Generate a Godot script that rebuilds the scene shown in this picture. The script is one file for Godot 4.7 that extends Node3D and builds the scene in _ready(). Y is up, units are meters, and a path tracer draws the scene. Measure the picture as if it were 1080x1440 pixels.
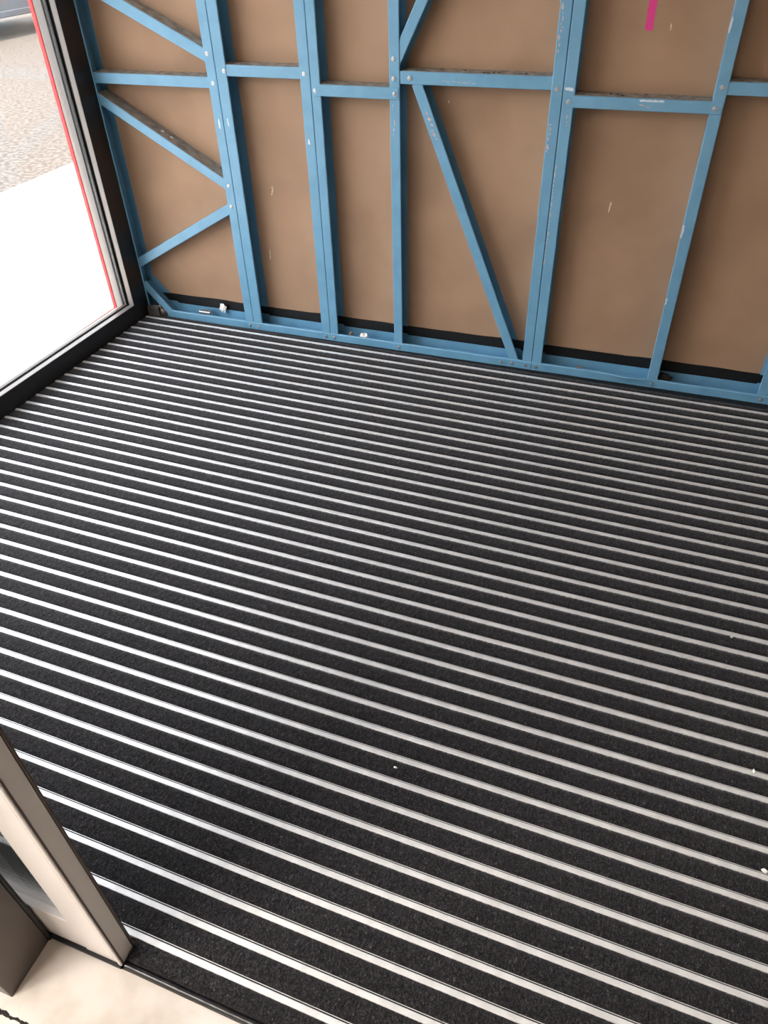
extends Node3D

const ZF := -2.697          # front face of the steel wall frame
const DEPTH := 0.075        # depth of the steel sections
const DELTA := 0.0147064    # the mat lies turned this much against the wall
const PITCH := 0.0574049
const FIRST := 2.6274836
const CHANGE := 0.02370     # the window frame's drift in x per metre of z

var M := {}
var rng := RandomNumberGenerator.new()
var used := {}


func _ready() -> void:
	rng.seed = 71
	# ---- camera
	var cam := Camera3D.new()
	cam.name = "camera"
	cam.fov = 69.92003
	cam.near = 0.02
	cam.far = 200.0
	cam.rotation_order = EULER_ORDER_YXZ
	cam.position = Vector3(0, 1.5, 0)
	cam.rotation = Vector3(-0.701073, 0.367754, -0.0342465)
	add_child(cam)
	cam.current = true
	# ---- sky, exposure
	var env := Environment.new()
	var sky := Sky.new()
	var sm := ProceduralSkyMaterial.new()
	sm.sky_top_color = Color(0.86, 0.88, 0.91)
	sm.sky_horizon_color = Color(0.95, 0.95, 0.95)
	sm.ground_horizon_color = Color(0.8, 0.79, 0.77)
	sm.ground_bottom_color = Color(0.6, 0.58, 0.55)
	sm.sky_energy_multiplier = 2.4
	sm.ground_energy_multiplier = 1.0
	sky.sky_material = sm
	env.background_mode = Environment.BG_SKY
	env.sky = sky
	env.tonemap_mode = Environment.TONE_MAPPER_LINEAR
	env.tonemap_exposure = 1.0
	env.sdfgi_enabled = true
	env.ssao_enabled = true
	env.ssil_enabled = true
	var we := WorldEnvironment.new()
	we.name = "world_environment"
	we.environment = env
	add_child(we)
	# ---- sun: high over the street, running along the facade
	var sun := DirectionalLight3D.new()
	sun.name = "sun"
	sun.light_energy = 5.0
	sun.light_color = Color(1.0, 0.965, 0.92)
	sun.light_angular_distance = 0.5
	sun.shadow_enabled = true
	add_child(sun)
	sun.look_at_from_position(Vector3.ZERO, Vector3(0.02, -1.0, -0.62), Vector3.UP)
	# ---- the shop's ceiling panels
	var warm := Color(1.0, 0.97, 0.94)
	panel("ceiling_panel", Vector3(-1.80, 2.78, 0.85), 7.5, warm, "square lit ceiling panel just inside the glass door")
	panel("ceiling_panel", Vector3(-1.80, 2.78, 2.40), 9.0, warm, "square lit ceiling panel at the rear of the shop")

	materials()
	shell()
	outside()
	window()
	wall()
	mat()
	door()
	debris()


# ------------------------------------------------------------------ helpers
func tag(o: Node, label := "", category := "", group := "", kind := "") -> Node:
	if label: o.set_meta("label", label)
	if category: o.set_meta("category", category)
	if group: o.set_meta("group", group)
	if kind: o.set_meta("kind", kind)
	return o


func numbered(n: String) -> String:
	if not used.has(n):
		used[n] = 0
		return n
	used[n] += 1
	return "%s_%03d" % [n, used[n]]


func base(called: String, at := Vector3.ZERO) -> Node3D:
	var o := Node3D.new()
	o.name = numbered(called)
	o.position = at
	add_child(o, true)
	return o


func put(called: String, mesh: Mesh, mat: Material, parent: Node = null, at := Vector3.ZERO) -> MeshInstance3D:
	var o := MeshInstance3D.new()
	o.name = called if parent else numbered(called)
	o.mesh = mesh
	o.material_override = mat
	o.position = at
	o.cast_shadow = GeometryInstance3D.SHADOW_CASTING_SETTING_ON
	if parent: parent.add_child(o, true)
	else: add_child(o, true)
	return o


func st_new() -> SurfaceTool:
	var st := SurfaceTool.new()
	st.begin(Mesh.PRIMITIVE_TRIANGLES)
	st.set_smooth_group(-1)
	return st


func tri(st: SurfaceTool, a: Vector3, b: Vector3, c: Vector3) -> void:
	st.add_vertex(a); st.add_vertex(b); st.add_vertex(c)


func quad(st: SurfaceTool, a: Vector3, b: Vector3, c: Vector3, d: Vector3) -> void:
	tri(st, a, b, c); tri(st, a, c, d)


func done(st: SurfaceTool) -> ArrayMesh:
	st.generate_normals()
	return st.commit()


# a closed outline in (u, v) swept along axis a; caps at both ends
func sweep(st: SurfaceTool, outline: PackedVector2Array, o: Vector3, u: Vector3, v: Vector3, a: Vector3) -> void:
	var pts := outline.duplicate()
	var area := 0.0
	for i in pts.size():
		var p := pts[i]
		var q := pts[(i + 1) % pts.size()]
		area += p.x * q.y - q.x * p.y
	var hand := u.cross(v).dot(a)
	if area * hand < 0.0: pts.reverse()
	var n := pts.size()
	var world: Array[Vector3] = []
	for p in pts: world.append(o + u * p.x + v * p.y)
	for i in n:
		var p := world[i]
		var q := world[(i + 1) % n]
		quad(st, p, p + a, q + a, q)
	var cap := Geometry2D.triangulate_polygon(pts)
	for k in range(0, cap.size(), 3):
		var p := world[cap[k]]
		var q := world[cap[k + 1]]
		var r := world[cap[k + 2]]
		if (q - p).cross(r - p).dot(a) < 0.0:
			var s := q
			q = r
			r = s
		# (p,q,r) now turns about +a
		tri(st, p, q, r)
		tri(st, p + a, r + a, q + a)


func rect(w: float, h: float, ch := 0.0) -> PackedVector2Array:
	if ch <= 0.0: return PackedVector2Array([Vector2(0, 0), Vector2(w, 0), Vector2(w, h), Vector2(0, h)])
	return PackedVector2Array([Vector2(ch, 0), Vector2(w - ch, 0), Vector2(w, ch), Vector2(w, h - ch), Vector2(w - ch, h), Vector2(ch, h), Vector2(0, h - ch), Vector2(0, ch)])


# a box from corner lo to corner hi, its long edges chamfered
func box(lo: Vector3, hi: Vector3, ch := 0.0, st: SurfaceTool = null) -> ArrayMesh:
	var mine := st == null
	if mine: st = st_new()
	var d := hi - lo
	if d.y >= d.x and d.y >= d.z:
		sweep(st, rect(d.z, d.x, ch), lo, Vector3.BACK, Vector3.RIGHT, Vector3.UP * d.y)
	elif d.x >= d.z:
		sweep(st, rect(d.y, d.z, ch), lo, Vector3.UP, Vector3.BACK, Vector3.RIGHT * d.x)
	else:
		sweep(st, rect(d.x, d.y, ch), lo, Vector3.RIGHT, Vector3.UP, Vector3.BACK * d.z)
	return done(st) if mine else null


func lathe(profile: PackedVector2Array, axis: Vector3, seg := 12) -> ArrayMesh:   # profile x = radius, y = height along axis
	var st := st_new()
	var s := axis.cross(Vector3(0.3, 0.9, 0.2)).normalized()
	var t := axis.cross(s)
	for i in seg:
		var a := TAU * i / seg
		var b := TAU * (i + 1) / seg
		for k in profile.size() - 1:
			var p := profile[k]
			var q := profile[k + 1]
			var va := s * cos(a) + t * sin(a)
			var vb := s * cos(b) + t * sin(b)
			quad(st, axis * p.y + va * p.x, axis * q.y + va * q.x, axis * q.y + vb * q.x, axis * p.y + vb * p.x)
	return done(st)


func lump(size: Vector3, seed_: int, rough := 0.35) -> ArrayMesh:   # an irregular crumb
	var r := RandomNumberGenerator.new()
	r.seed = seed_
	var rows := 5
	var cols := 8
	var p := []
	for i in rows + 1:
		var line := []
		var th := PI * i / rows
		for j in cols:
			var ph := TAU * j / cols
			var k := 1.0 + r.randf_range(-rough, rough) if i > 0 and i < rows else 1.0
			line.append(Vector3(sin(th) * cos(ph) * size.x, cos(th) * size.y, sin(th) * sin(ph) * size.z) * 0.5 * k)
		p.append(line)
	var st := st_new()
	for i in rows:
		for j in cols:
			var n: int = (j + 1) % cols
			quad(st, p[i][j], p[i][n], p[i + 1][n], p[i + 1][j])
	return done(st)


func noise_image(w: int, h: int, seed_: int, freq: float, octaves: int, low: Color, high: Color, sharp := 1.0, mid := 0.0) -> Image:
	var n := FastNoiseLite.new()
	n.seed = seed_
	n.frequency = freq
	n.fractal_octaves = octaves
	n.noise_type = FastNoiseLite.TYPE_SIMPLEX_SMOOTH
	var g := n.get_seamless_image(w, h)
	var im := Image.create(w, h, false, Image.FORMAT_RGB8)
	for y in h:
		for x in w:
			var t := clampf((g.get_pixel(x, y).r - 0.5 - mid) * sharp + 0.5, 0, 1)
			im.set_pixel(x, y, low.lerp(high, t))
	return im


func tex(im: Image) -> ImageTexture:
	im.generate_mipmaps()
	return ImageTexture.create_from_image(im)


func bumps(im: Image, strength: float) -> ImageTexture:
	var b: Image = im.duplicate()
	b.convert(Image.FORMAT_RGBA8)
	b.bump_map_to_normal_map(strength)
	return tex(b)


func mk(color: Color, rough := 0.6, metal := 0.0) -> StandardMaterial3D:
	var m := StandardMaterial3D.new()
	m.albedo_color = color
	m.roughness = rough
	m.metallic = metal
	return m


func tri_map(m: StandardMaterial3D, scale: float, t: Texture2D, nrm: Texture2D = null, k := 1.0) -> void:
	m.uv1_triplanar = true
	m.uv1_world_triplanar = true
	m.uv1_scale = Vector3.ONE * scale
	if t: m.albedo_texture = t
	if nrm:
		m.normal_enabled = true
		m.normal_texture = nrm
		m.normal_scale = k


func materials() -> void:
	# blue coated steel: soft mottling and a few pale rubbed spots
	var im := noise_image(256, 256, 5, 0.02, 4, Color(0.93, 0.95, 0.96), Color(1.03, 1.02, 1.01), 1.2)
	var sp := noise_image(256, 256, 9, 0.05, 4, Color.BLACK, Color.WHITE, 9.0, 0.23)
	for y in 256:
		for x in 256:
			var s := sp.get_pixel(x, y).r
			if s > 0.02: im.set_pixel(x, y, im.get_pixel(x, y).lerp(Color(1.0, 0.98, 0.95), s * 0.6))
	M.blue = mk(Color(0.435, 0.635, 0.755), 0.38, 0.0)
	tri_map(M.blue, 1.7, tex(im))
	M.blue.metallic_specular = 0.5
	M.dust = mk(Color(0.60, 0.56, 0.52), 0.95)
	tri_map(M.dust, 3.0, tex(noise_image(256, 256, 21, 0.03, 4, Color(0.75, 0.74, 0.73), Color(1.08, 1.07, 1.05), 1.6)))
	M.dirt = mk(Color(0.16, 0.15, 0.14), 1.0)
	M.zinc = mk(Color(0.75, 0.76, 0.77), 0.35, 0.8)
	M.print = mk(Color(0.76, 0.70, 0.68), 0.7)
	M.rub = mk(Color(0.80, 0.85, 0.88), 0.5)
	# brown fibreboard
	var bd := noise_image(256, 256, 31, 0.012, 4, Color(0.93, 0.92, 0.91), Color(1.03, 1.03, 1.03), 1.2)
	M.board = mk(Color(0.675, 0.54, 0.43), 0.75)
	tri_map(M.board, 0.8, tex(bd))
	M.board_edge = mk(Color(0.5, 0.38, 0.3), 0.9)
	M.pink = mk(Color(0.90, 0.24, 0.56), 0.6)
	M.scratch = mk(Color(0.86, 0.78, 0.7), 0.9)
	M.membrane = mk(Color(0.05, 0.048, 0.05), 0.5)
	# black frames and their silver beads
	M.black = mk(Color(0.085, 0.078, 0.085), 0.42)
	M.bead = mk(Color(0.52, 0.50, 0.485), 0.4, 0.3)
	M.rubber = mk(Color(0.06, 0.06, 0.065), 0.6)
	M.grey_trim = mk(Color(0.42, 0.40, 0.39), 0.5)
	M.red = mk(Color(0.80, 0.12, 0.14), 0.5)
	var g := mk(Color(0.9, 0.96, 0.95, 0.06), 0.0)
	g.transparency = BaseMaterial3D.TRANSPARENCY_ALPHA
	M.glass = g
	var dg := mk(Color(0.30, 0.34, 0.33, 0.42), 0.0)
	dg.transparency = BaseMaterial3D.TRANSPARENCY_ALPHA
	M.dark_glass = dg
	# mat
	M.alu = mk(Color(0.955, 0.955, 0.95), 0.36, 0.35)
	var br := noise_image(256, 256, 44, 0.02, 3, Color(0.93, 0.93, 0.93), Color(1, 1, 1), 1.5)
	tri_map(M.alu, 4.0, tex(br))
	var pile := Image.create(512, 512, false, Image.FORMAT_RGB8)
	var r := RandomNumberGenerator.new()
	r.seed = 8
	for y in 512:
		for x in 512:
			var v := r.randf()
			var k := 0.40 + 1.0 * v * v
			if r.randf() < 0.05: k += r.randf() * 1.1
			if x % 2 == 1 and r.randf() < 0.6: k = pile.get_pixel(x - 1, y).r * 2.0
			elif y > 0 and r.randf() < 0.5: k = pile.get_pixel(x, y - 1).r * 2.0
			pile.set_pixel(x, y, Color(k, k, k) * 0.5)
	M.carpet = mk(Color(0.42, 0.405, 0.42), 1.0)
	tri_map(M.carpet, 2.2, tex(pile), bumps(pile, 3.0), 1.0)
	M.carpet.metallic_specular = 0.25
	M.carpet.rim_enabled = true
	M.carpet.rim = 0.7
	M.nosing = mk(Color(0.12, 0.12, 0.125), 0.3)
	# door and floor
	M.cream = mk(Color(0.90, 0.875, 0.86), 0.4, 0.1)
	M.taupe = mk(Color(0.87, 0.845, 0.825), 0.45, 0.1)
	M.gasket = mk(Color(0.28, 0.22, 0.19), 0.6)
	M.post = mk(Color(0.36, 0.33, 0.31), 0.4, 0.3)
	M.tile = mk(Color(0.87, 0.84, 0.81), 0.45)
	tri_map(M.tile, 1.6, tex(noise_image(256, 256, 55, 0.02, 5, Color(0.9, 0.88, 0.86), Color(1.03, 1.03, 1.03), 1.4)))
	M.grout = mk(Color(0.42, 0.34, 0.27), 0.95)
	M.white = mk(Color(0.86, 0.85, 0.83), 0.85)
	M.plaster = mk(Color(0.93, 0.92, 0.90), 0.9)
	# outside
	M.slab = mk(Color(0.84, 0.82, 0.80), 0.85)
	tri_map(M.slab, 1.0, tex(noise_image(256, 256, 61, 0.02, 4, Color(0.95, 0.95, 0.95), Color(1, 1, 1), 1.0)))
	var rd := noise_image(512, 512, 63, 0.09, 4, Color(0.66, 0.64, 0.62), Color(1.12, 1.1, 1.08), 2.2)
	var rn := FastNoiseLite.new()
	rn.seed = 4
	rn.frequency = 0.012
	for y in 512:
		for x in 512:
			if r.randf() < 0.04: rd.set_pixel(x, y, rd.get_pixel(x, y) * 0.62)
	M.road = mk(Color(0.36, 0.33, 0.305), 0.95)
	tri_map(M.road, 0.42, tex(rd), bumps(rd, 3.0), 0.6)
	M.car = mk(Color(0.33, 0.32, 0.335), 0.3, 0.2)
	M.car_glass = mk(Color(0.08, 0.09, 0.1), 0.1)
	M.tyre = mk(Color(0.05, 0.05, 0.05), 0.9)
	M.lamp = mk(Color(0.85, 0.72, 0.74), 0.2)
	M.diffuser = mk(Color(0.95, 0.95, 0.95), 0.6)
	M.diffuser.emission_enabled = true
	M.diffuser.emission = Color(1.0, 0.95, 0.9)
	M.diffuser.emission_energy_multiplier = 1.5


func panel(called: String, at: Vector3, energy: float, color: Color, label: String) -> void:
	if not M.has("fit"):
		M.fit = mk(Color(0.9, 0.9, 0.9), 0.5)
		M.glow = mk(Color(0.95, 0.95, 0.95), 0.6)
		M.glow.emission_enabled = true
		M.glow.emission = color
		M.glow.emission_energy_multiplier = 1.5
	var t := base(called, at)
	tag(t, label, "ceiling light")
	var s := st_new()
	for k in [[-0.32, -0.32, 0.32, -0.30], [-0.32, 0.30, 0.32, 0.32], [-0.32, -0.30, -0.30, 0.30], [0.30, -0.30, 0.32, 0.30]]:
		box(Vector3(k[0], -0.02, k[1]), Vector3(k[2], 0.02, k[3]), 0.0, s)
	put("frame", done(s), M.fit, t)
	put("diffuser", box(Vector3(-0.30, -0.008, -0.30), Vector3(0.30, 0.0, 0.30)), M.glow, t)
	var l := AreaLight3D.new()
	l.name = "panel_light"
	l.area_size = Vector2(0.6, 0.6)
	l.area_normalize_energy = true
	l.light_energy = energy
	l.light_color = color
	l.area_range = 12.0
	l.area_attenuation = 2.0
	l.shadow_enabled = true
	t.add_child(l)
	l.position = Vector3(0, -0.025, 0)
	l.rotation = Vector3(-PI / 2, 0, 0)


# ------------------------------------------------------------------ the shell
func shell() -> void:
	# interior tiled floor in front of the mat
	var fl := base("floor")
	tag(fl, "pale cream tiled floor in front of the mat edge", "", "", "structure")
	put("screed", box(Vector3(-2.33, -0.16, -2.90), Vector3(3.35, -0.022, 4.7)), M.grout, fl)
	var xs := [-2.30, -1.62, -1.02, -0.42, 0.18, 0.78, 1.38, 1.98, 2.58, 3.20]
	var zs := [-0.262, -0.153, 0.447, 1.047, 1.647, 2.247, 2.847, 3.447, 4.5]
	for i in xs.size() - 1:
		for j in zs.size() - 1:
			var x0: float = xs[i] + 0.0006
			var x1: float = xs[i + 1] - 0.0006
			if j == 0:   # the threshold is one run of stone
				if i > 0: continue
				x1 = 3.20
				var th := st_new()   # its far edge follows the mat, and runs on under the door leaf
				sweep(th, PackedVector2Array([Vector2(-2.19, -0.1542), Vector2(-2.19, -0.326), Vector2(-0.668, -0.326), Vector2(-0.668, -0.2838), Vector2(3.20, -0.227), Vector2(3.20, -0.1542)]), Vector3(0, -0.024, 0), Vector3.RIGHT, Vector3.BACK, Vector3.UP * 0.014)
				put("tile", done(th), M.tile, fl)
				continue
			put("tile", box(Vector3(x0, -0.024, zs[j] + 0.0012), Vector3(x1, -0.010, zs[j + 1] - 0.0012), 0.0010), M.tile, fl)
	put("crack", crack(), M.dirt, fl)
	var c := put("ceiling", box(Vector3(-2.33, 2.80, -2.95), Vector3(3.35, 2.95, 4.7)), M.white)
	tag(c, "plain white ceiling over the entrance", "", "", "structure")
	var wr := put("wall_right", box(Vector3(3.20, -0.02, -2.95), Vector3(3.35, 2.80, 4.7)), M.post)
	tag(wr, "plain dark grey wall on the right side of the entrance", "", "", "structure")
	var wf := put("wall_front", box(Vector3(-2.33, -0.02, 4.5), Vector3(3.20, 2.80, 4.7)), M.white)
	tag(wf, "plain white wall at the rear of the shop", "", "", "structure")
	var wl := base("wall_left")
	tag(wl, "plain white wall of the shop beyond the street window", "", "", "structure")
	put("wall_panel", box(Vector3(-2.33, -0.02, 0.10), Vector3(-2.20, 2.80, 4.5)), M.white, wl)
	put("lintel", box(Vector3(-2.33, 2.62, -2.80), Vector3(-2.20, 2.80, 0.10)), M.white, wl)


func crack() -> ArrayMesh:
	# the ragged chipped joint in the threshold, lower left
	var st := st_new()
	var r := RandomNumberGenerator.new()
	r.seed = 3
	var x := -0.86
	var z := -0.1555
	while x < -0.70:
		var w := r.randf_range(0.0018, 0.0045)
		var step := r.randf_range(0.006, 0.014)
		var nz := -0.1535 + r.randf_range(-0.0028, 0.0028)
		sweep(st, PackedVector2Array([Vector2(0, -w), Vector2(step * 1.1, nz - z - w * 0.7), Vector2(step * 1.1, nz - z + w * 0.7), Vector2(0, w)]), Vector3(x, -0.0102, z), Vector3.RIGHT, Vector3.BACK, Vector3.UP * 0.0005)
		x += step
		z = nz
	return done(st)


# ------------------------------------------------------------------ outside
func outside() -> void:
	var pv := base("pavement")
	tag(pv, "sunlit pale pavement slabs outside the window", "", "", "structure")
	put("bedding", box(Vector3(-4.30, -0.30, -30.0), Vector3(-2.42, -0.045, 12.0)), M.grout, pv)
	for k in range(-5, 5):
		var z0 := -2.332 + 2.6 * k
		put("slab", box(Vector3(-4.168, -0.05, z0 + 0.005), Vector3(-2.42, -0.004, z0 + 2.595), 0.003), M.slab, pv)
		put("kerb_stone", box(Vector3(-4.30, -0.05, z0 + 0.003), Vector3(-4.178, -0.002, z0 + 2.597), 0.004), M.slab, pv)
	var rd := put("road", box(Vector3(-40.0, -0.30, -40.0), Vector3(-4.30, -0.006, 20.0)), M.road)
	tag(rd, "sunlit gravelly asphalt road beyond the pavement", "", "", "structure")
	# red painted edge of the facade beside the window
	var re := put("trim_1", box(Vector3(-2.322, -0.02, -2.80), Vector3(-2.306, 2.62, -2.600), 0.002), M.red)
	tag(re, "thin bright red facade edge seen through the window beside its jamb", "", "", "structure")
	car()


func car() -> void:
	var t := base("parked_car", Vector3(-9.62, -0.006, -10.1))
	tag(t, "grey parked car across the road, at the top left", "car")
	# side outline in (z, y), front towards +z
	var s := st_new()
	var body := PackedVector2Array([Vector2(2.05, 0.30), Vector2(2.12, 0.50), Vector2(2.02, 0.72), Vector2(1.75, 0.82), Vector2(0.95, 0.95), Vector2(-1.55, 0.98), Vector2(-2.05, 0.92), Vector2(-2.12, 0.55), Vector2(-2.05, 0.30),
		Vector2(-1.70, 0.26), Vector2(-1.64, 0.48), Vector2(-1.45, 0.62), Vector2(-1.20, 0.62), Vector2(-1.02, 0.48), Vector2(-0.96, 0.26), Vector2(0.90, 0.26), Vector2(0.96, 0.48), Vector2(1.14, 0.62), Vector2(1.40, 0.62), Vector2(1.58, 0.48), Vector2(1.64, 0.26)])
	sweep(s, body, Vector3(-1.70, 0, 0), Vector3.BACK, Vector3.UP, Vector3.RIGHT * 1.70)
	put("body", done(s), M.car, t)
	var c := st_new()
	sweep(c, PackedVector2Array([Vector2(0.98, 0.94), Vector2(0.25, 1.40), Vector2(-0.95, 1.43), Vector2(-1.60, 0.97)]), Vector3(-1.58, 0, 0), Vector3.BACK, Vector3.UP, Vector3.RIGHT * 1.46)
	put("cabin", done(c), M.car, t)
	var w := st_new()
	sweep(w, PackedVector2Array([Vector2(0.72, 1.0), Vector2(0.2, 1.34), Vector2(-0.9, 1.37), Vector2(-1.35, 1.0)]), Vector3(-0.13, 0, 0), Vector3.BACK, Vector3.UP, Vector3.RIGHT * 0.02)
	put("side_window", done(w), M.car_glass, t)
	put("headlamp", box(Vector3(-0.35, 0.60, 1.86), Vector3(0.012, 0.74, 2.06), 0.02), M.lamp, t)
	put("sill", box(Vector3(-0.05, 0.26, -0.90), Vector3(0.012, 0.34, 0.84), 0.01), M.car, t)
	var wheel := lathe(PackedVector2Array([Vector2(0, 0), Vector2(0.19, 0.0), Vector2(0.21, 0.02), Vector2(0.29, 0.02), Vector2(0.31, -0.02), Vector2(0.31, -0.18), Vector2(0, -0.18)]), Vector3.RIGHT, 20)
	var hub := lathe(PackedVector2Array([Vector2(0, 0.012), Vector2(0.06, 0.010), Vector2(0.17, 0.004), Vector2(0.19, 0.0)]), Vector3.RIGHT, 20)
	for p in [Vector3(0.0, 0.31, 1.27), Vector3(0.0, 0.31, -1.33), Vector3(-1.52, 0.31, 1.27), Vector3(-1.52, 0.31, -1.33)]:
		var o := put("wheel", wheel, M.tyre, t, p)
		put("hubcap", hub, M.zinc, o)


# ------------------------------------------------------------------ the street window
func window() -> void:
	var w := base("window_1", Vector3(-2.1985, 0, -2.685))
	w.rotation.y = -atan(CHANGE)
	tag(w, "black framed street window left of the steel frame wall", "", "", "structure")
	# local: +z runs towards the camera from the corner, -x goes outside
	var L := 2.78
	var z1 := 0.083       # visible face of the corner jamb
	var z0 := -0.020
	var H := 0.079
	put("bottom_rail", box(Vector3(-0.026, -0.024, z1), Vector3(0, H, L), 0.0015), M.black, w)
	put("jamb", box(Vector3(-0.026, -0.024, z0), Vector3(0, 2.62, z1), 0.0015), M.black, w)
	put("jamb", box(Vector3(-0.026, H, L - 0.09), Vector3(0, 2.55, L), 0.0015), M.black, w)
	put("top_rail", box(Vector3(-0.026, 2.55, z1), Vector3(0, 2.62, L), 0.0015), M.black, w)
	# silver beads lining the opening, then the glazing gasket, then the outer lining
	put("glazing_bead", box(Vector3(-0.0262, H - 0.014, z1), Vector3(-0.0012, H + 0.0012, L - 0.09), 0.0008), M.bead, w)
	put("glazing_bead", box(Vector3(-0.0262, H, z1 - 0.014), Vector3(-0.0012, 2.55, z1 + 0.0012), 0.0008), M.bead, w)
	put("gasket", box(Vector3(-0.064, -0.02, z1), Vector3(-0.0264, H - 0.004, L - 0.09), 0.001), M.rubber, w)
	put("gasket", box(Vector3(-0.064, H, z0), Vector3(-0.0264, 2.55, z1 - 0.004), 0.001), M.rubber, w)
	put("gasket_lip", box(Vector3(-0.0445, H - 0.004, z1), Vector3(-0.038, H + 0.004, L - 0.09), 0.001), M.bead, w)
	put("gasket_lip", box(Vector3(-0.0445, H, z1 - 0.004), Vector3(-0.038, 2.55, z1 + 0.004), 0.001), M.rubber, w)
	put("outer_lining", box(Vector3(-0.105, -0.02, z1), Vector3(-0.066, H - 0.022, L - 0.09), 0.001), M.grey_trim, w)
	put("outer_lining", box(Vector3(-0.104, -0.02, z0), Vector3(-0.066, 2.55, z1), 0.001), M.grey_trim, w)
	put("pane", box(Vector3(-0.056, H - 0.010, z1 - 0.002), Vector3(-0.050, 2.56, L - 0.085)), M.glass, w)


# ------------------------------------------------------------------ steel frame wall
func c_section(width: float, depth: float) -> PackedVector2Array:
	var t := 0.0012
	var lip := 0.0055
	var r := 0.0025
	return PackedVector2Array([Vector2(0, lip), Vector2(0, r), Vector2(r * 0.3, r * 0.3), Vector2(r, 0),
		Vector2(width - r, 0), Vector2(width - r * 0.3, r * 0.3), Vector2(width, r), Vector2(width, depth - r), Vector2(width - r, depth),
		Vector2(0, depth), Vector2(0, depth - t),
		Vector2(width - r, depth - t), Vector2(width - t, depth - r), Vector2(width - t, r), Vector2(width - r, t), Vector2(r, t), Vector2(t, r), Vector2(t, lip)])


# a steel section whose centre line runs from a to b on the wall; its web is on the right of that run (turned = on the left)
func section(called: String, a: Vector2, b: Vector2, width: float, parent: Node3D, back := 0.0, turned := false) -> MeshInstance3D:
	var dir := (b - a).normalized()
	var side := Vector2(dir.y, -dir.x)
	if turned: side = -side
	var o := a - side * width * 0.5
	var st := st_new()
	sweep(st, c_section(width, DEPTH - back), Vector3(o.x, o.y, ZF - back) - parent.position, Vector3(side.x, side.y, 0), Vector3.FORWARD, Vector3(b.x - a.x, b.y - a.y, 0))
	return put(called, done(st), M.blue, parent)


func stud(x0: float, x1: float, parent: Node3D, turned := false, lean := 0.0) -> MeshInstance3D:
	return section("stud", Vector2((x0 + x1) * 0.5 - lean, 2.69), Vector2((x0 + x1) * 0.5, 0.003), x1 - x0 - 0.0012, parent, 0.0012, turned)


# dusty film on the upper face of a section
func film(host: MeshInstance3D, a: Vector2, b: Vector2, width: float) -> void:
	var dir := (b - a).normalized()
	var up := Vector2(-dir.y, dir.x)
	if up.y < 0: up = -up
	var o := a + up * (width * 0.5)
	var st := st_new()
	sweep(st, rect(0.0008, DEPTH - 0.012), Vector3(o.x, o.y, ZF - 0.006) - host.get_parent().position, Vector3(up.x, up.y, 0), Vector3.FORWARD, Vector3(b.x - a.x, b.y - a.y, 0))
	put("dust_film", done(st), M.dust, host)


func plate(x0: float, x1: float, parent: Node3D) -> void:
	# an open track: rolled front lip (dented near the right), bed, back flange
	var st := st_new()
	var n := int((x1 - x0) / 0.03) + 1
	st.set_smooth_group(0)
	var prof := [Vector2(0, -0.004), Vector2(0, 0.0), Vector2(0, 0.012), Vector2(0.0002, 0.023), Vector2(0.0004, 0.0255), Vector2(-0.0004, 0.0285), Vector2(-0.0025, 0.0305), Vector2(-0.0050, 0.0310), Vector2(-0.0066, 0.0295), Vector2(-0.0066, 0.026), Vector2(-0.0022, 0.024), Vector2(-0.0016, 0.0)]
	for i in n:
		for k in prof.size() - 1:
			var p: Vector2 = prof[k]
			var q: Vector2 = prof[k + 1]
			var c: Array[Vector3] = []
			for m in [[i, p], [i, q], [i + 1, q], [i + 1, p]]:
				var x: float = x0 + (x1 - x0) * m[0] / n
				var out := 0.014 * exp(-pow((x + 0.005) / 0.05, 2.0)) * clampf(m[1].y / 0.03, 0, 1) + 0.0006 * sin(x * 31.0)
				c.append(Vector3(x, m[1].y, ZF + m[1].x + out) - parent.position)
			quad(st, c[0], c[1], c[2], c[3])
	put("plate_lip", done(st), M.blue, parent)
	var s2 := st_new()
	sweep(s2, PackedVector2Array([Vector2(0, -0.004), Vector2(DEPTH - 0.004, -0.004), Vector2(DEPTH - 0.004, 0.036), Vector2(DEPTH - 0.0055, 0.036), Vector2(DEPTH - 0.0055, 0.0), Vector2(0, 0.0)]),
		Vector3(x0, 0, ZF - 0.0018) - parent.position, Vector3.FORWARD, Vector3.UP, Vector3.RIGHT * (x1 - x0))
	put("bottom_plate", done(s2), M.blue, parent)
	put("top_plate", box(Vector3(x0, 2.690, ZF - DEPTH) - parent.position, Vector3(x1, 2.80, ZF) - parent.position, 0.002), M.blue, parent)


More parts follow.
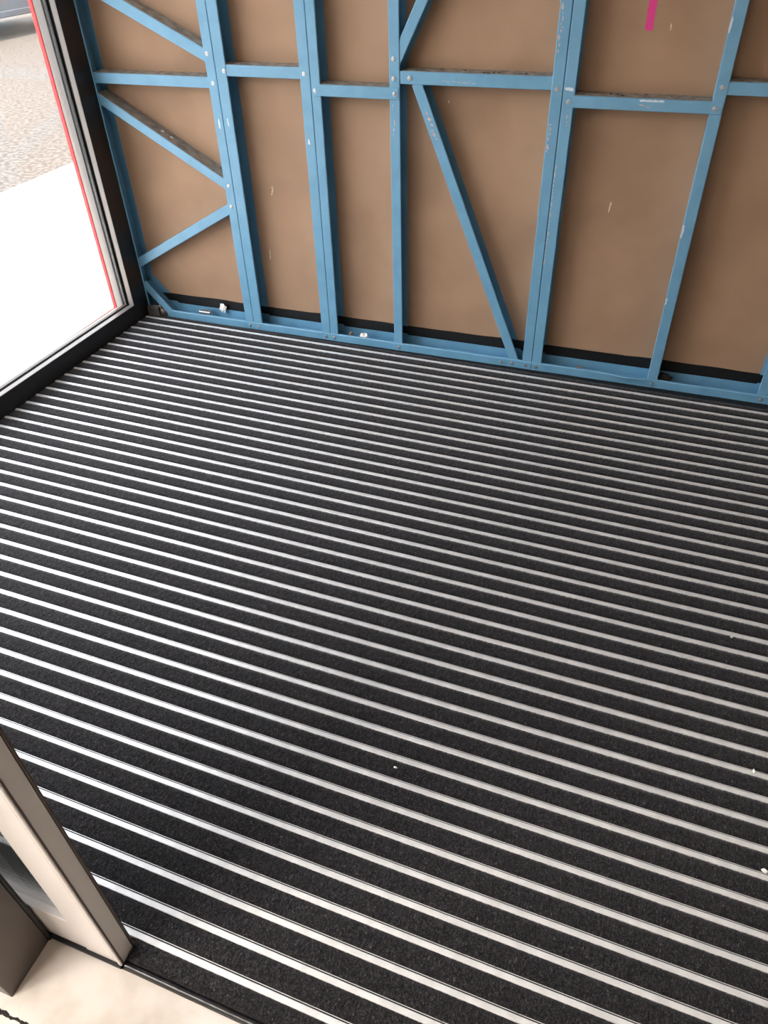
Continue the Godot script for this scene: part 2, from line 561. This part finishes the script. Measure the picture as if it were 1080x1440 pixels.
func mark(host: Node3D, called: String, mat: Material, a: Vector2, b: Vector2, w: float, z: float, seed_ := 1, rag := 0.45) -> void:
	# a ragged thin patch (worn lettering, rubbed paint, a scratch) along a line on a face looking at +z
	var r := RandomNumberGenerator.new()
	r.seed = seed_
	var at := host.position
	if host.get_parent() is Node3D and host.get_parent() != self: at = host.get_parent().position
	var st := st_new()
	var runs := []
	if called == "worn_print":   # what is left of a printed line: flecks with gaps
		var p := 0.0
		var len := (b - a).length()
		while p < len:
			var q := minf(len, p + r.randf_range(0.005, 0.020))
			runs.append([a.lerp(b, p / len), a.lerp(b, q / len)])
			p = q + r.randf_range(0.002, 0.009)
	else: runs.append([a, b])
	for run in runs:
		var s: Vector2 = run[0]
		var e: Vector2 = run[1]
		var n := maxi(3, int((e - s).length() / 0.005))
		var dir := (e - s).normalized()
		var sd := Vector2(-dir.y, dir.x)
		var lf := PackedVector2Array()
		var rt := PackedVector2Array()
		var side := r.randf_range(-0.3, 0.3) * w if runs.size() > 1 else 0.0
		var ww := w * (r.randf_range(0.3, 0.8) if runs.size() > 1 else 1.0)
		for i in n + 1:
			var c := s.lerp(e, float(i) / n) + sd * side
			var k := ww * (0.30 if i == 0 or i == n else r.randf_range(1.0 - rag, 1.0)) * 0.5
			var sh := r.randf_range(-0.33, 0.33) * ww * rag
			lf.append(c + sd * (k + sh))
			rt.append(c - sd * (k - sh))
		rt.reverse()
		sweep(st, lf + rt, Vector3(0, 0, z) - at, Vector3.RIGHT, Vector3.UP, Vector3.BACK * 0.0003)
	put(called, done(st), mat, host)


func screw_at(parent: Node3D, mesh: Mesh, x: float, y: float, out := 0.0) -> void:
	put("screw", mesh, M.zinc, parent, Vector3(x, y, ZF + out) - parent.position)


func wall() -> void:
	# brown board behind the frame
	var wb := base("wall_back")
	tag(wb, "brown fibreboard lining behind the blue steel wall frame", "", "", "structure")
	var zb := ZF - DEPTH
	put("backing_wall", box(Vector3(-2.195, -0.02, zb - 0.17), Vector3(3.20, 2.80, zb - 0.022)), M.membrane, wb)
	var bd := put("board", box(Vector3(-2.30, 0.077, zb - 0.018), Vector3(3.20, 2.80, zb - 0.0005), 0.001), M.board, wb)
	put("membrane_strip", membrane(zb), M.membrane, wb)
	mark(bd, "pink_mark", M.pink, Vector2(-0.147, 1.158), Vector2(-0.153, 1.33), 0.025, zb - 0.0005, 5, 0.16)
	mark(bd, "scratch", M.scratch, Vector2(-0.174, 0.652), Vector2(-0.177, 0.615), 0.006, zb - 0.0005, 6)
	mark(bd, "scratch", M.scratch, Vector2(-1.503, 0.600), Vector2(-1.512, 0.570), 0.006, zb - 0.0005, 7)
	mark(bd, "scratch", M.scratch, Vector2(-1.512, 0.600), Vector2(-1.500, 0.604), 0.004, zb - 0.0005, 8)
	mark(bd, "scratch", M.scratch, Vector2(-1.553, 0.345), Vector2(-1.556, 0.300), 0.005, zb - 0.0005, 9)
	mark(bd, "scratch", M.scratch, Vector2(-0.086, 1.178), Vector2(-0.085, 1.160), 0.005, zb - 0.0005, 10)
	mark(bd, "scratch", M.scratch, Vector2(-0.775, 0.945), Vector2(-0.772, 0.935), 0.006, zb - 0.0005, 11)

	var screw := lathe(PackedVector2Array([Vector2(0.0, 0.0016), Vector2(0.0022, 0.0016), Vector2(0.0030, 0.0032), Vector2(0.0048, 0.0030), Vector2(0.0058, 0.0012), Vector2(0.0074, 0.0010), Vector2(0.0076, 0.0)]), Vector3.BACK, 14)

	# ---- left frame: from the window to the pair of studs right of the middle
	var f := base("steel_wall_frame", Vector3(-1.30, 0, ZF))
	tag(f, "blue steel wall frame with three diagonal braces beside the window and one long leaning brace", "wall frame", "blue steel wall frames")
	plate(-2.10, -0.3755, f)
	stud(-2.232, -2.192, f)
	var a1 := stud(-1.6816, -1.6412, f)
	var a2 := stud(-1.6412, -1.5967, f)
	var b1 := stud(-1.3044, -1.2626, f)
	stud(-1.2626, -1.2255, f)
	var c1 := stud(-0.9672, -0.9282, f)
	var d1 := stud(-0.4141, -0.3749, f)
	# noggins, staggered
	var nog := func(parent: Node3D, x0: float, x1: float, y0: float, y1: float, back: float) -> MeshInstance3D:
		var a := Vector2(x0, (y0 + y1) * 0.5)
		var b := Vector2(x1, (y0 + y1) * 0.5)
		var o: MeshInstance3D = section("noggin", a, b, y1 - y0, parent, back, true)
		film(o, Vector2(x0 + 0.004, a.y), Vector2(x1 - 0.004, b.y), y1 - y0 + 0.0006)
		return o
	nog.call(f, -2.192, -1.660, 0.961, 0.998, 0.0028)
	nog.call(f, -1.62, -1.285, 1.003, 1.040, 0.0028)
	nog.call(f, -1.245, -0.9345, 0.953, 0.990, -0.0012)
	var n4: MeshInstance3D = nog.call(f, -0.9275, -0.395, 1.001, 1.040, 0.0028)
	# diagonal braces
	var brace := func(parent: Node3D, a: Vector2, b: Vector2, w: float, dusty: bool, turned: bool) -> MeshInstance3D:
		var o: MeshInstance3D = section("brace", a, b, w, parent, 0.0042, turned)
		if dusty: film(o, a, b, w + 0.0006)
		return o
	brace.call(f, Vector2(-2.205, 1.310), Vector2(-1.662, 1.059), 0.041, true, true)
	var g2: MeshInstance3D = brace.call(f, Vector2(-2.205, 0.912), Vector2(-1.662, 0.610), 0.037, true, true)
	brace.call(f, Vector2(-2.205, 0.238), Vector2(-1.662, 0.5325), 0.038, false, true)
	brace.call(f, Vector2(-2.200, 0.146), Vector2(-2.075, 0.006), 0.036, false, false)
	var g5: MeshInstance3D = brace.call(f, Vector2(-0.8695, 1.005), Vector2(-0.440, 0.006), 0.037, false, false)
	brace.call(f, Vector2(-0.955, 1.045), Vector2(-0.43, 2.02), 0.036, false, true)
	# white punched holes on the second brace's upper face
	var hole := lathe(PackedVector2Array([Vector2(0, 0.0012), Vector2(0.0075, 0.0012), Vector2(0.0085, 0.0)]), Vector3(0.486, 0.874, 0).normalized(), 12)
	put("punched_hole", hole, M.rub, g2, Vector3(-1.952, 0.7925, ZF - 0.040) - f.position)
	put("punched_hole", hole, M.rub, g2, Vector3(-1.915, 0.7720, ZF - 0.040) - f.position)
	for p in [[-1.660, 0.9790], [-1.667, 1.073], [-1.662, 0.616], [-1.664, 0.536], [-1.607, 1.020], [-1.285, 1.021], [-1.247, 0.970], [-0.950, 1.075], [-0.950, 1.017], [-0.893, 1.020], [-0.395, 1.005]]:
		screw_at(f, screw, p[0], p[1], -0.0012)
	screw_at(f, screw, -0.947, 0.971, 0.0012)
	for x in [-1.662, -1.618, -1.285, -1.246, -0.945, -0.50, -0.455, -0.40]:
		screw_at(f, screw, x, 0.012, 0.0)
	screw_at(f, screw, -2.147, 0.088, -0.0042)
	mark(d1, "worn_print", M.print, Vector2(-0.402, 1.235), Vector2(-0.403, 1.105), 0.013, ZF - 0.0012, 12)
	mark(d1, "worn_print", M.print, Vector2(-0.401, 0.905), Vector2(-0.403, 0.815), 0.014, ZF - 0.0012, 13)
	mark(c1, "worn_print", M.print, Vector2(-0.951, 0.890), Vector2(-0.951, 0.835), 0.010, ZF - 0.0012, 14)
	mark(c1, "worn_print", M.print, Vector2(-0.955, 0.940), Vector2(-0.955, 0.92), 0.006, ZF - 0.0012, 15)
	mark(g5, "worn_print", M.print, Vector2(-0.833, 0.920), Vector2(-0.795, 0.832), 0.016, ZF - 0.0042, 16)
	mark(n4, "worn_print", M.print, Vector2(-0.775, 1.015), Vector2(-0.660, 1.013), 0.006, ZF - 0.0028, 17)
	mark(a2, "rubbed_paint", M.rub, Vector2(-1.622, 0.865), Vector2(-1.620, 0.835), 0.006, ZF - 0.0012, 18)
	mark(a1, "rubbed_paint", M.rub, Vector2(-1.661, 0.86), Vector2(-1.660, 0.825), 0.007, ZF - 0.0012, 19)
	mark(b1, "rubbed_paint", M.rub, Vector2(-1.290, 0.81), Vector2(-1.288, 0.79), 0.010, ZF - 0.0012, 20)
	# dirt that lies on the noggins
	for k in 16:
		var x := rng.randf_range(-0.88, -0.44)
		put("dirt_clod", lump(Vector3(rng.randf_range(0.006, 0.02), rng.randf_range(0.002, 0.004), rng.randf_range(0.006, 0.014)), 100 + k), M.dirt if k % 2 else M.dust, n4, Vector3(x, 1.0415, ZF - rng.randf_range(0.012, 0.066)) - f.position)

	# ---- right frame
	var g := base("steel_wall_frame", Vector3(0.70, 0, ZF))
	tag(g, "blue steel wall frame right of the paired studs, under the pink paint mark", "wall frame", "blue steel wall frames")
	plate(-0.3745, 3.19, g)
	var d2 := stud(-0.3745, -0.3356, g)
	var e1 := stud(0.0771, 0.1151, g)
	stud(0.472, 0.511, g, true)
	stud(0.93, 0.97, g, true)
	stud(1.38, 1.42, g, true)
	for x in [1.83, 2.28, 2.73, 3.15]: stud(x, x + 0.04, g, true)
	var n5: MeshInstance3D = nog.call(g, -0.345, 0.110, 0.9545, 0.9895, -0.0012)
	nog.call(g, 0.105, 0.485, 1.007, 1.043, 0.0028)
	nog.call(g, 0.50, 0.95, 0.957, 0.993, 0.0028)
	nog.call(g, 0.96, 1.40, 1.007, 1.043, 0.0028)
	for k in 4: nog.call(g, [1.41, 1.86, 2.31, 2.76][k], [1.84, 2.29, 2.74, 3.16][k], 0.957 if k % 2 == 0 else 1.007, 0.993 if k % 2 == 0 else 1.043, 0.0028)
	for p in [[-0.354, 0.971], [0.097, 1.028]]:
		screw_at(g, screw, p[0], p[1], -0.0012)
	screw_at(g, screw, 0.090, 0.971, 0.0012)
	for x in [-0.356, 0.095, 0.49]:
		screw_at(g, screw, x, 0.012, 0.0)
	mark(n5, "rubbed_paint", M.rub, Vector2(-0.135, 0.984), Vector2(-0.06, 0.984), 0.007, ZF + 0.0012, 22)
	mark(n5, "worn_print", M.print, Vector2(-0.135, 0.972), Vector2(-0.10, 0.966), 0.006, ZF + 0.0012, 23)
	mark(d2, "rubbed_paint", M.rub, Vector2(-0.370, 1.008), Vector2(-0.342, 1.006), 0.012, ZF - 0.0012, 24)
	mark(d2, "worn_print", M.print, Vector2(-0.352, 0.935), Vector2(-0.354, 0.90), 0.007, ZF - 0.0012, 25)
	mark(d2, "worn_print", M.print, Vector2(-0.370, 0.78), Vector2(-0.371, 0.43), 0.007, ZF - 0.0012, 26)
	mark(e1, "rubbed_paint", M.rub, Vector2(0.080, 1.205), Vector2(0.079, 1.165), 0.007, ZF - 0.0012, 27)
	mark(e1, "rubbed_paint", M.rub, Vector2(0.080, 0.62), Vector2(0.079, 0.575), 0.008, ZF - 0.0012, 28)
	mark(e1, "rubbed_paint", M.rub, Vector2(0.081, 0.36), Vector2(0.080, 0.335), 0.007, ZF - 0.0012, 29)
	for k in 14:
		var x := rng.randf_range(-0.30, 0.05)
		put("dirt_clod", lump(Vector3(rng.randf_range(0.006, 0.02), rng.randf_range(0.002, 0.005), rng.randf_range(0.006, 0.014)), 200 + k), M.dirt if k % 3 == 0 else M.dust, n5, Vector3(x, 0.9905, ZF - rng.randf_range(0.012, 0.066)) - g.position)


func membrane(zb: float) -> ArrayMesh:
	# black damp-proof strip standing behind the bottom plate, its upper edge wavy
	var st := st_new()
	var n := 220
	for i in n:
		var x0 := -2.19 + 5.36 * i / n
		var x1 := -2.19 + 5.36 * (i + 1) / n
		var z := zb + 0.0006
		var y0 := 0.0785 + 0.0025 * sin(x0 * 9.0) + 0.0015 * sin(x0 * 23.0)
		var y1 := 0.0785 + 0.0025 * sin(x1 * 9.0) + 0.0015 * sin(x1 * 23.0)
		quad(st, Vector3(x0, -0.01, z), Vector3(x0, y0, z + 0.001), Vector3(x1, y1, z + 0.001), Vector3(x1, -0.01, z))
		quad(st, Vector3(x0, y0, z + 0.001), Vector3(x0, y0, z - 0.001), Vector3(x1, y1, z - 0.001), Vector3(x1, y1, z + 0.001))
		quad(st, Vector3(x0, y0, z - 0.001), Vector3(x0, -0.01, z - 0.001), Vector3(x1, -0.01, z - 0.001), Vector3(x1, y1, z - 0.001))
	return done(st)


# ------------------------------------------------------------------ the entrance mat
func carpet_mesh(length: float, width: float, seed_: int) -> ArrayMesh:
	# a strip of short pile: a low dome with uneven nap and frayed long edges, running along +x from the origin
	var r := RandomNumberGenerator.new()
	r.seed = seed_
	var rows := 9
	var step := 0.0042
	var n := int(length / step)
	var st := SurfaceTool.new()
	st.begin(Mesh.PRIMITIVE_TRIANGLES)
	st.set_smooth_group(0)
	for i in n + 1:
		for k in rows:
			var t := float(k) / (rows - 1) * 2.0 - 1.0
			var z := t * width * 0.5
			var y := 0.0
			if k == 0 or k == rows - 1:
				y = -0.012
				z *= 0.98
			elif k == 1 or k == rows - 2:
				z = signf(t) * (width * 0.5 + r.randf_range(-0.0011, 0.0009))
				y = r.randf_range(-0.0022, -0.0004)
			else:
				z = (t * 0.5 * width) * 1.18 + r.randf_range(-0.001, 0.001)
				z = clampf(z, -width * 0.47, width * 0.47)
				y = r.randf_range(-0.0007, 0.0007) + 0.0006 * (1.0 - t * t)
			st.add_vertex(Vector3(length * i / n + (r.randf_range(-0.0012, 0.0012) if i > 0 and i < n else 0.0), y, z))
	for i in n:
		for k in rows - 1:
			var a := i * rows + k
			for q in [a, a + rows, a + 1, a + 1, a + rows, a + rows + 1]: st.add_index(q)
	st.generate_normals()
	return st.commit()


func mat() -> void:
	var m := base("entrance_mat")
	m.rotation.y = -DELTA
	tag(m, "large black entrance mat with silver scraper bars along its length", "mat")
	# left end follows the window frame
	var left := func(z: float) -> float:
		return -2.2372 + (z + 2.65) * (-0.0088) + 0.0015
	var long := 5.36
	put("mat_base", box(Vector3(-2.235, -0.021, -2.66), Vector3(3.11, -0.0095, -0.340)), M.rubber, m)
	put("mat_base", box(Vector3(-0.664, -0.021, -0.340), Vector3(3.11, -0.0095, -0.276)), M.rubber, m)
	var bd := st_new()   # plain border against the wall frame
	sweep(bd, PackedVector2Array([Vector2(-2.235, -2.640), Vector2(-2.235, -2.662), Vector2(3.11, -2.740), Vector2(3.11, -2.640)]), Vector3(0, -0.021, 0), Vector3.RIGHT, Vector3.BACK, Vector3.UP * 0.016)
	put("mat_border", done(bd), M.rubber, m)
	# scraper bar: broad ridge with a thin lip on either side
	var y := 0.0018
	var e := 0.0008
	var prof := PackedVector2Array()
	for q in [[-0.0088, -0.010], [-0.0088, -0.0006], [-0.0079, -0.0006], [-0.0079, -0.0075], [-0.0050, -0.0075], [-0.0050, y - e], [-0.0050 + e, y], [0.0060 - e, y], [0.0060, y - e], [0.0060, -0.010]]:
		prof.append(Vector2(q[0], q[1]))
	var bs := st_new()
	sweep(bs, prof, Vector3.ZERO, Vector3.BACK, Vector3.UP, Vector3.RIGHT * long)
	var bar := done(bs)
	var groove := box(Vector3(0, -0.0075, -0.0079), Vector3(long, -0.0024, -0.0050))
	var cw := PITCH - 0.0148
	var strips := [carpet_mesh(long, cw, 1), carpet_mesh(long, cw, 2), carpet_mesh(long, cw, 3)]
	for i in 41:
		var z := -(FIRST - i * PITCH)
		put("scraper_bar", bar, M.alu, m, Vector3(left.call(z), 0, z))
		put("groove_strip", groove, M.rubber, m, Vector3(left.call(z), 0, z))
		if i < 40:
			put("carpet_strip", strips[i % 3], M.carpet, m, Vector3(left.call(z), 0, z + PITCH * 0.5 - 0.0016))
	put("carpet_strip", carpet_mesh(long, 0.026, 4), M.carpet, m, Vector3(left.call(-2.65), 0, -FIRST - 0.0225))
	put("carpet_strip", carpet_mesh(3.762, 0.036, 5), M.carpet, m, Vector3(-0.6635, 0, -(FIRST - 40 * PITCH) + 0.0245))
	# rounded glossy nosing along the front edge, slightly knobbly
	var ns := SurfaceTool.new()
	ns.begin(Mesh.PRIMITIVE_TRIANGLES)
	var n := 460
	var rr := RandomNumberGenerator.new()
	rr.seed = 17
	var zc := -(FIRST - 40 * PITCH) + 0.0505
	for i in n + 1:
		var k := rr.randf_range(-0.0007, 0.0007)
		for j in 7:
			var a := PI * j / 6.0
			ns.add_vertex(Vector3(-0.6600 + 3.76 * i / n, -0.0085 + sin(a) * (0.0085 + k), zc - cos(a) * (0.0065 + k)))
	for i in n:
		for j in 6:
			var a := i * 7 + j
			for q in [a, a + 7, a + 1, a + 1, a + 7, a + 8]: ns.add_index(q)
	ns.generate_normals()
	put("nosing", ns.commit(), M.nosing, m)


# ------------------------------------------------------------------ glass door leaf and post, lower left
func door() -> void:
	var d := base("door_1", Vector3(-0.660, -0.008, -0.306))
	d.rotation.z = -0.014
	tag(d, "cream aluminium framed glass door leaf standing at the lower left edge of the mat", "", "", "structure")
	var W := 1.45
	var H := 2.35
	put("stile", box(Vector3(-0.080, 0.007, -0.018), Vector3(-0.004, H, 0.018), 0.0015), M.cream, d)
	put("edge_cover", box(Vector3(-0.004, 0.006, -0.0145), Vector3(0.0, H, 0.0135), 0.0006), M.taupe, d)
	put("edge_gasket", box(Vector3(-0.005, 0.006, -0.020), Vector3(0.0015, H, -0.0155), 0.001), M.gasket, d)
	put("edge_gasket", box(Vector3(-0.005, 0.006, 0.0135), Vector3(0.001, H, 0.0155), 0.0006), M.gasket, d)
	put("edge_bead", box(Vector3(-0.0075, 0.006, 0.0155), Vector3(0.0, H, 0.0205), 0.0015), M.cream, d)
	put("edge_gasket", box(Vector3(-0.0105, 0.006, 0.0150), Vector3(-0.0078, H, 0.0190), 0.0006), M.gasket, d)
	put("stile", box(Vector3(-W, 0.007, -0.018), Vector3(-W + 0.08, H, 0.018), 0.0015), M.cream, d)
	put("bottom_rail", box(Vector3(-W + 0.08, 0.007, -0.016), Vector3(-0.080, 0.128, 0.0168), 0.0015), M.cream, d)
	put("top_rail", box(Vector3(-W + 0.08, H - 0.1, -0.016), Vector3(-0.080, H, 0.0168), 0.0015), M.cream, d)
	put("pane", box(Vector3(-W + 0.075, 0.12, -0.004), Vector3(-0.075, H - 0.095, 0.004)), M.dark_glass, d)
	put("bottom_seal", box(Vector3(-W, -0.001, -0.012), Vector3(-0.001, 0.0066, 0.0240), 0.0006), M.rubber, d)
	var p := base("trim_2", Vector3(-0.8225, -0.010, -0.178))
	tag(p, "dark grey metal door post at the lower left corner, in front of the door leaf", "", "", "structure")
	put("cladding", box(Vector3(-0.16, 0, -0.101), Vector3(0, 2.81, 0), 0.0015), M.post, p)
	put("seal", box(Vector3(-0.04, 0, -0.1075), Vector3(0.003, 2.35, -0.101), 0.001), M.rubber, p)


# ------------------------------------------------------------------ bits and pieces
func debris() -> void:
	var crumb := func(at: Vector3, size: Vector3, sd: int, mat: Material, called: String, label: String, cat: String) -> void:
		var o := put(called, lump(size, sd), mat, null, at)
		tag(o, label, cat)
	crumb.call(Vector3(-1.827, 0.048, ZF - 0.058), Vector3(0.036, 0.044, 0.014), 31, M.plaster, "plaster_flake", "white plaster flake leaning on the black strip, left of the first paired studs", "plaster flake")
	crumb.call(Vector3(-1.114, 0.026, ZF - 0.022), Vector3(0.044, 0.034, 0.020), 32, M.plaster, "plaster_crumb", "white plaster crumb lying in the bottom plate, right of the second paired studs", "plaster crumb")
	crumb.call(Vector3(-1.176, 0.026, ZF - 0.026), Vector3(0.018, 0.024, 0.014), 33, M.dust, "dirt_crumb", "small olive grey crumb in the bottom plate, left of the white crumb", "crumb")
	crumb.call(Vector3(0.135, 0.024, ZF - 0.034), Vector3(0.06, 0.045, 0.03), 34, M.dirt, "rubble_lump", "dark rubble lump in the bottom plate at the right stud's foot", "rubble")
	var cl := put("metal_clip", box(Vector3(-1.938, 0.0005, ZF - 0.045), Vector3(-1.880, 0.036, ZF - 0.020), 0.003), M.zinc)
	tag(cl, "grey metal clip behind the bottom plate lip, near the window corner", "clip")
	var pk := put("packer_block", box(Vector3(-2.190, 0.0005, ZF + 0.004), Vector3(-2.130, 0.045, ZF + 0.022), 0.003), M.post)
	tag(pk, "dark grey packer block in the corner under the short brace", "packer")
	# anchor nut on the plate
	var nb := base("anchor_bolt", Vector3(-0.188, 0.0, ZF - 0.036))
	tag(nb, "steel anchor bolt with nut in the bottom plate right of the paired studs", "bolt")
	put("washer", lathe(PackedVector2Array([Vector2(0, 0.004), Vector2(0.018, 0.004), Vector2(0.019, 0.0)]), Vector3.UP, 18), M.zinc, nb)
	put("nut", lathe(PackedVector2Array([Vector2(0.007, 0.020), Vector2(0.013, 0.020), Vector2(0.0145, 0.017), Vector2(0.0145, 0.004)]), Vector3.UP, 6), M.zinc, nb)
	put("shank", lathe(PackedVector2Array([Vector2(0, 0.026), Vector2(0.006, 0.026), Vector2(0.007, 0.024), Vector2(0.007, 0.0)]), Vector3.UP, 12), M.dust, nb)
	# specks on the mat
	crumb.call(Vector3(-0.313, 0.003, -0.828), Vector3(0.009, 0.004, 0.005), 41, M.plaster, "white_chip", "tiny white chip on a black carpet strip near the middle of the mat", "chip")
	crumb.call(Vector3(0.391, 0.003, -1.461), Vector3(0.006, 0.004, 0.004), 42, M.plaster, "white_chip", "tiny white speck on the mat near the right edge of the picture", "chip")
	crumb.call(Vector3(0.452, 0.004, -0.852), Vector3(0.012, 0.005, 0.010), 43, M.plaster, "white_chip", "white chip against a scraper bar at the lower right edge of the mat", "chip")
	crumb.call(Vector3(0.437, 0.003, -1.076), Vector3(0.006, 0.003, 0.010), 44, M.plaster, "white_chip", "slim white sliver on the mat beyond the lower right chip", "chip")
